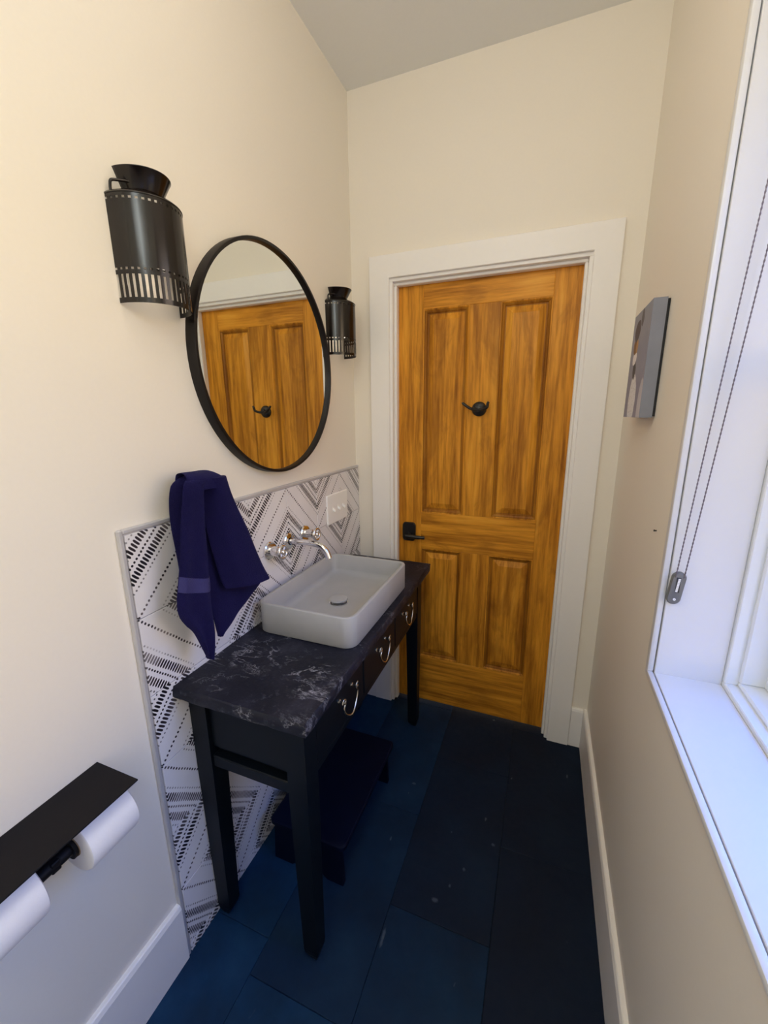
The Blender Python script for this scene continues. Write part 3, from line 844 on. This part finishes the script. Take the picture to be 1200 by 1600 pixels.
# inner layer hanging below that fold
flap(bm, [(.060, -1.060, 1.300), (.058, -1.058, 1.180), (.060, -1.056, 1.060), (.066, -1.052, .980), (.072, -1.048, .925)],
         [(.060, -.980, 1.300), (.062, -.915, 1.150), (.068, -.846, 1.026), (.070, -.900, .985), (.072, -1.036, .923)],
     lambda s_, t_: .006*math.sin(PI*s_), nu=24, nv=36, thick=.011)
towel = mesh_obj('hand_towel', bm, M['terry'], None, smooth=75, loc=(.05, -1.05, 1.36))
props(towel, 'dark navy blue terry towel hanging in folds on the left wall above the counter', 'towel')
# woven band across the left flap
bm = bmesh.new()
left = smooth_curve([(.094, -1.108, 1.360), (.100, -1.130, 1.345), (.096, -1.148, 1.240), (.090, -1.168, 1.130), (.088, -1.178, 1.085), (.088, -1.178, 1.052), (.089, -1.165, 1.022), (.090, -1.142, .985), (.090, -1.116, .905)])
right = smooth_curve([(.098, -1.058, 1.352), (.092, -1.066, 1.330), (.088, -1.070, 1.240), (.086, -1.068, 1.150), (.086, -1.066, 1.100), (.086, -1.066, 1.060), (.086, -1.070, 1.010), (.088, -1.080, .960), (.090, -1.110, .903)])
nu = 26; rows_ = []
for j in range(7):
    rows_.append([])
    for i in range(nu+1):
        s_ = i/nu; t_ = .478 + .075*j/6 + .05*math.sin(PI*.5*s_)*1.0
        a, b = interp(left, t_), interp(right, t_); p = a.lerp(b, s_)
        off = .014*math.sin(PI*s_)+.006*math.sin(3.2*PI*s_+1.0)*min(1, 2.2*t_)
        edge = min(1, 8*min(s_, 1-s_)+.15)
        d = b-a; nrm = Vector((abs(d.y), -d.x, 0)).normalized()
        wob = noise.noise(Vector((p.y*18, p.z*9, t_*3)))*.004
        rows_[-1].append(p + nrm*(off+wob+.006*edge+.0012))
loft(bm, [rows_[j] + [q - Vector((.002, 0, 0)) for q in reversed(rows_[j])] for j in range(7)])
mesh_obj('woven_band', bm, M['band'], towel, smooth=60)

# ------------------------------------------------------------------ step stool
st = thing('step_stool', 'low dark step stool pushed under the vanity', 'stool', (.22, -.70, 0))
bm = bmesh.new()
def stp(z, ins): return [(x, y, z) for x, y in rrect(.222, -.700, .140-ins, .232-ins, .018, 5)]
loft(bm, [stp(.166, .003), stp(.169, 0), stp(.181, 0), stp(.185, .004)])
mesh_obj('top_board', bm, M['stool'], st, smooth=40)
mesh_obj('apron', boxbm(.092, .106, -.895, -.505, .128, .166, bev=.002), M['stool'], st)
mesh_obj('apron', boxbm(.330, .344, -.895, -.505, .128, .166, bev=.002), M['stool'], st)
for sgn in (-1, 1):
    yc = -.700+sgn*.205
    # cut-out end board standing on two feet
    bm = bmesh.new()
    prof = [(.080, 0), (.150, 0), (.175, .022), (.261, .022), (.286, 0), (.344, 0), (.338, .166), (.090, .166)]
    loft(bm, [[(x, yc-.009, z) for x, z in prof], [(x, yc+.009, z) for x, z in prof]])
    mesh_obj('end_board', bm, M['stool'], st)

# ------------------------------------------------------------------ toilet paper shelf and rolls
RX, RZ = .066, .702
sh = thing('paper_shelf', 'flat black metal shelf over two toilet rolls on the left wall', 'shelf', (0, -1.50, RZ))
mesh_obj('shelf_plate', boxbm(0, .123, -1.700, -1.352, .774, .778, bev=.0008), M['mat_black'], sh)
bm = bmesh.new(); tube(bm, [(RX, -1.690, RZ), (RX, -1.372, RZ)], .0115, 18)
mesh_obj('rod', bm, M['mat_black'], sh, smooth=40)
bm = bmesh.new(); box(bm, 0, RX+.011, -1.500, -1.484, RZ-.0112, RZ+.0112, bev=.002); box(bm, 0, .006, -1.530, -1.454, RZ-.03, .7738, bev=.001)
mesh_obj('bracket', bm, M['mat_black'], sh)
for y in (-1.4585, -1.5265):
    bm = bmesh.new(); s_ = -1 if y > -1.5 else 1
    lathe(bm, [(.0116, 0), (.0195, 0), (.0195, s_*.006), (.0116, s_*.006), (.0116, 0)], (RX, y, RZ), 'y', 24); mesh_obj('collar', bm, M['mat_black'], sh, smooth=40)
def roll_(y0_, y1_, r, label):
    root = thing('toilet_roll', label, 'toilet roll', (RX, (y0_+y1_)/2, RZ), 'toilet rolls under the black shelf')
    bm = bmesh.new()
    lathe(bm, [(.0205, y0_+.001), (r-.004, y0_), (r-.001, y0_+.002), (r, y0_+.006), (r, y1_-.006), (r-.001, y1_-.002), (r-.004, y1_), (.0205, y1_-.001), (.0205, y0_+.001)], (RX, 0, RZ), 'y', 48)
    mesh_obj('paper', bm, M['paper'], root, smooth=40)
    bm = bmesh.new(); lathe(bm, [(.0190, y0_-.0005), (.0204, y0_-.0005), (.0204, y1_+.0005), (.0190, y1_+.0005), (.0190, y0_-.0005)], (RX, 0, RZ), 'y', 32)
    mesh_obj('core_tube', bm, M['card'], root, smooth=40)
roll_(-1.4570, -1.3590, .0560, 'white toilet roll at the far end of the rod, the one farther from the camera')
roll_(-1.6260, -1.5280, .0560, 'white toilet roll cut off by the left picture edge, nearest the camera')

# ------------------------------------------------------------------ small picture on the right wall
PYN, PYF, PZ0, PZ1, PX = -.505, -.262, 1.486, 1.782, 1.080
t = NT('painted_canvas')
uv = t.n('UVMap').outputs[0]; s = t.n('SeparateXYZ'); t.l(uv, s.inputs[0]); U, V = s.outputs[0], s.outputs[1]
nz = t.noise(14, 4, .6); nf = t.noise(160, 2, .6)
Ud = t.math('ADD', U, t.math('MULTIPLY', t.math('SUBTRACT', nz, .5), .10)); Vd = t.math('ADD', V, t.math('MULTIPLY', t.math('SUBTRACT', nz, .5), .06))
def ell(cu, cv, ru, rv, soft=.15):
    a = t.math('POWER', t.math('ABSOLUTE', t.math('DIVIDE', t.math('SUBTRACT', Ud, cu), ru)), 2.0)
    b = t.math('POWER', t.math('ABSOLUTE', t.math('DIVIDE', t.math('SUBTRACT', Vd, cv), rv)), 2.0)
    return t.ramp(t.math('ADD', a, b), (1-soft, 1.0), (1.0, 0.0))
bgc = t.mix(V, t.mix(nz, (.20, .20, .29), (.30, .30, .41)), t.mix(nz, (.22, .25, .31), (.34, .37, .45)))
c = bgc
for (cu, cv, ru, rv, colr) in ((.95, .10, .16, .26, (.50, .50, .56)), (.42, .16, .22, .27, (.74, .76, .80)), (.36, .46, .09, .10, (.05, .05, .06)),
                               (.30, .57, .12, .06, (.80, .80, .82)), (.28, .69, .13, .08, (.20, .085, .02)), (.36, .68, .055, .07, (.45, .26, .10)),
                               (.30, .83, .16, .10, (.07, .06, .07)), (.52, .92, .08, .08, (.10, .11, .13))):
    c = t.mix(ell(cu, cv, ru, rv), c, colr)
dd = t.math('MULTIPLY', ell(.42, .16, .20, .25), t.ramp(nf, (.60, 0.0), (.66, 1.0)))
c = t.mix(t.math('MULTIPLY', dd, .7), c, (.10, .09, .10))
t.base(c); t.rough(.6); t.bump(nf, .2, .001); M['canvas'] = t.m
M['canvas_side'] = simple('canvas_side', (.24, .25, .30), .7, var=.12, scale=20, bump=.05)
M['canvas_dark'] = simple('canvas_back', (.015, .014, .016), .7)
bm = bmesh.new(); box(bm, PX, W-.007, PYN, PYF, PZ0, PZ1)
lay = bm.loops.layers.uv.new('UVMap')
bmesh.ops.recalc_face_normals(bm, faces=bm.faces[:])
for f in bm.faces:
    f.material_index = 0 if f.normal.x < -.9 else 1
    for l in f.loops: l[lay].uv = ((PYF-l.vert.co.y)/(PYF-PYN), (l.vert.co.z-PZ0)/(PZ1-PZ0))
pic = thing('wall_picture', 'small unframed grey painting of a figure in a pale dress on the right wall', 'picture', (W, (PYN+PYF)/2, PZ0))
mesh_obj('canvas', bm, [M['canvas'], M['canvas_side']], pic)
mesh_obj('backing', boxbm(W-.0068, W-.0002, PYN+.004, PYF-.004, PZ0+.003, PZ1-.003), M['canvas_dark'], pic)

# tiny nail left in the right wall
bm = bmesh.new(); lathe(bm, [(0, 0), (.0018, 0), (.0018, -.004), (.0028, -.0045), (.0024, -.006), (0, -.0065)], (W, -.683, 1.221), 'x', 10)
nail = mesh_obj('wall_nail', bm, M['black_metal'], None, loc=(W, -.683, 1.221)); props(nail, 'tiny black nail in the right wall below the picture', 'nail')
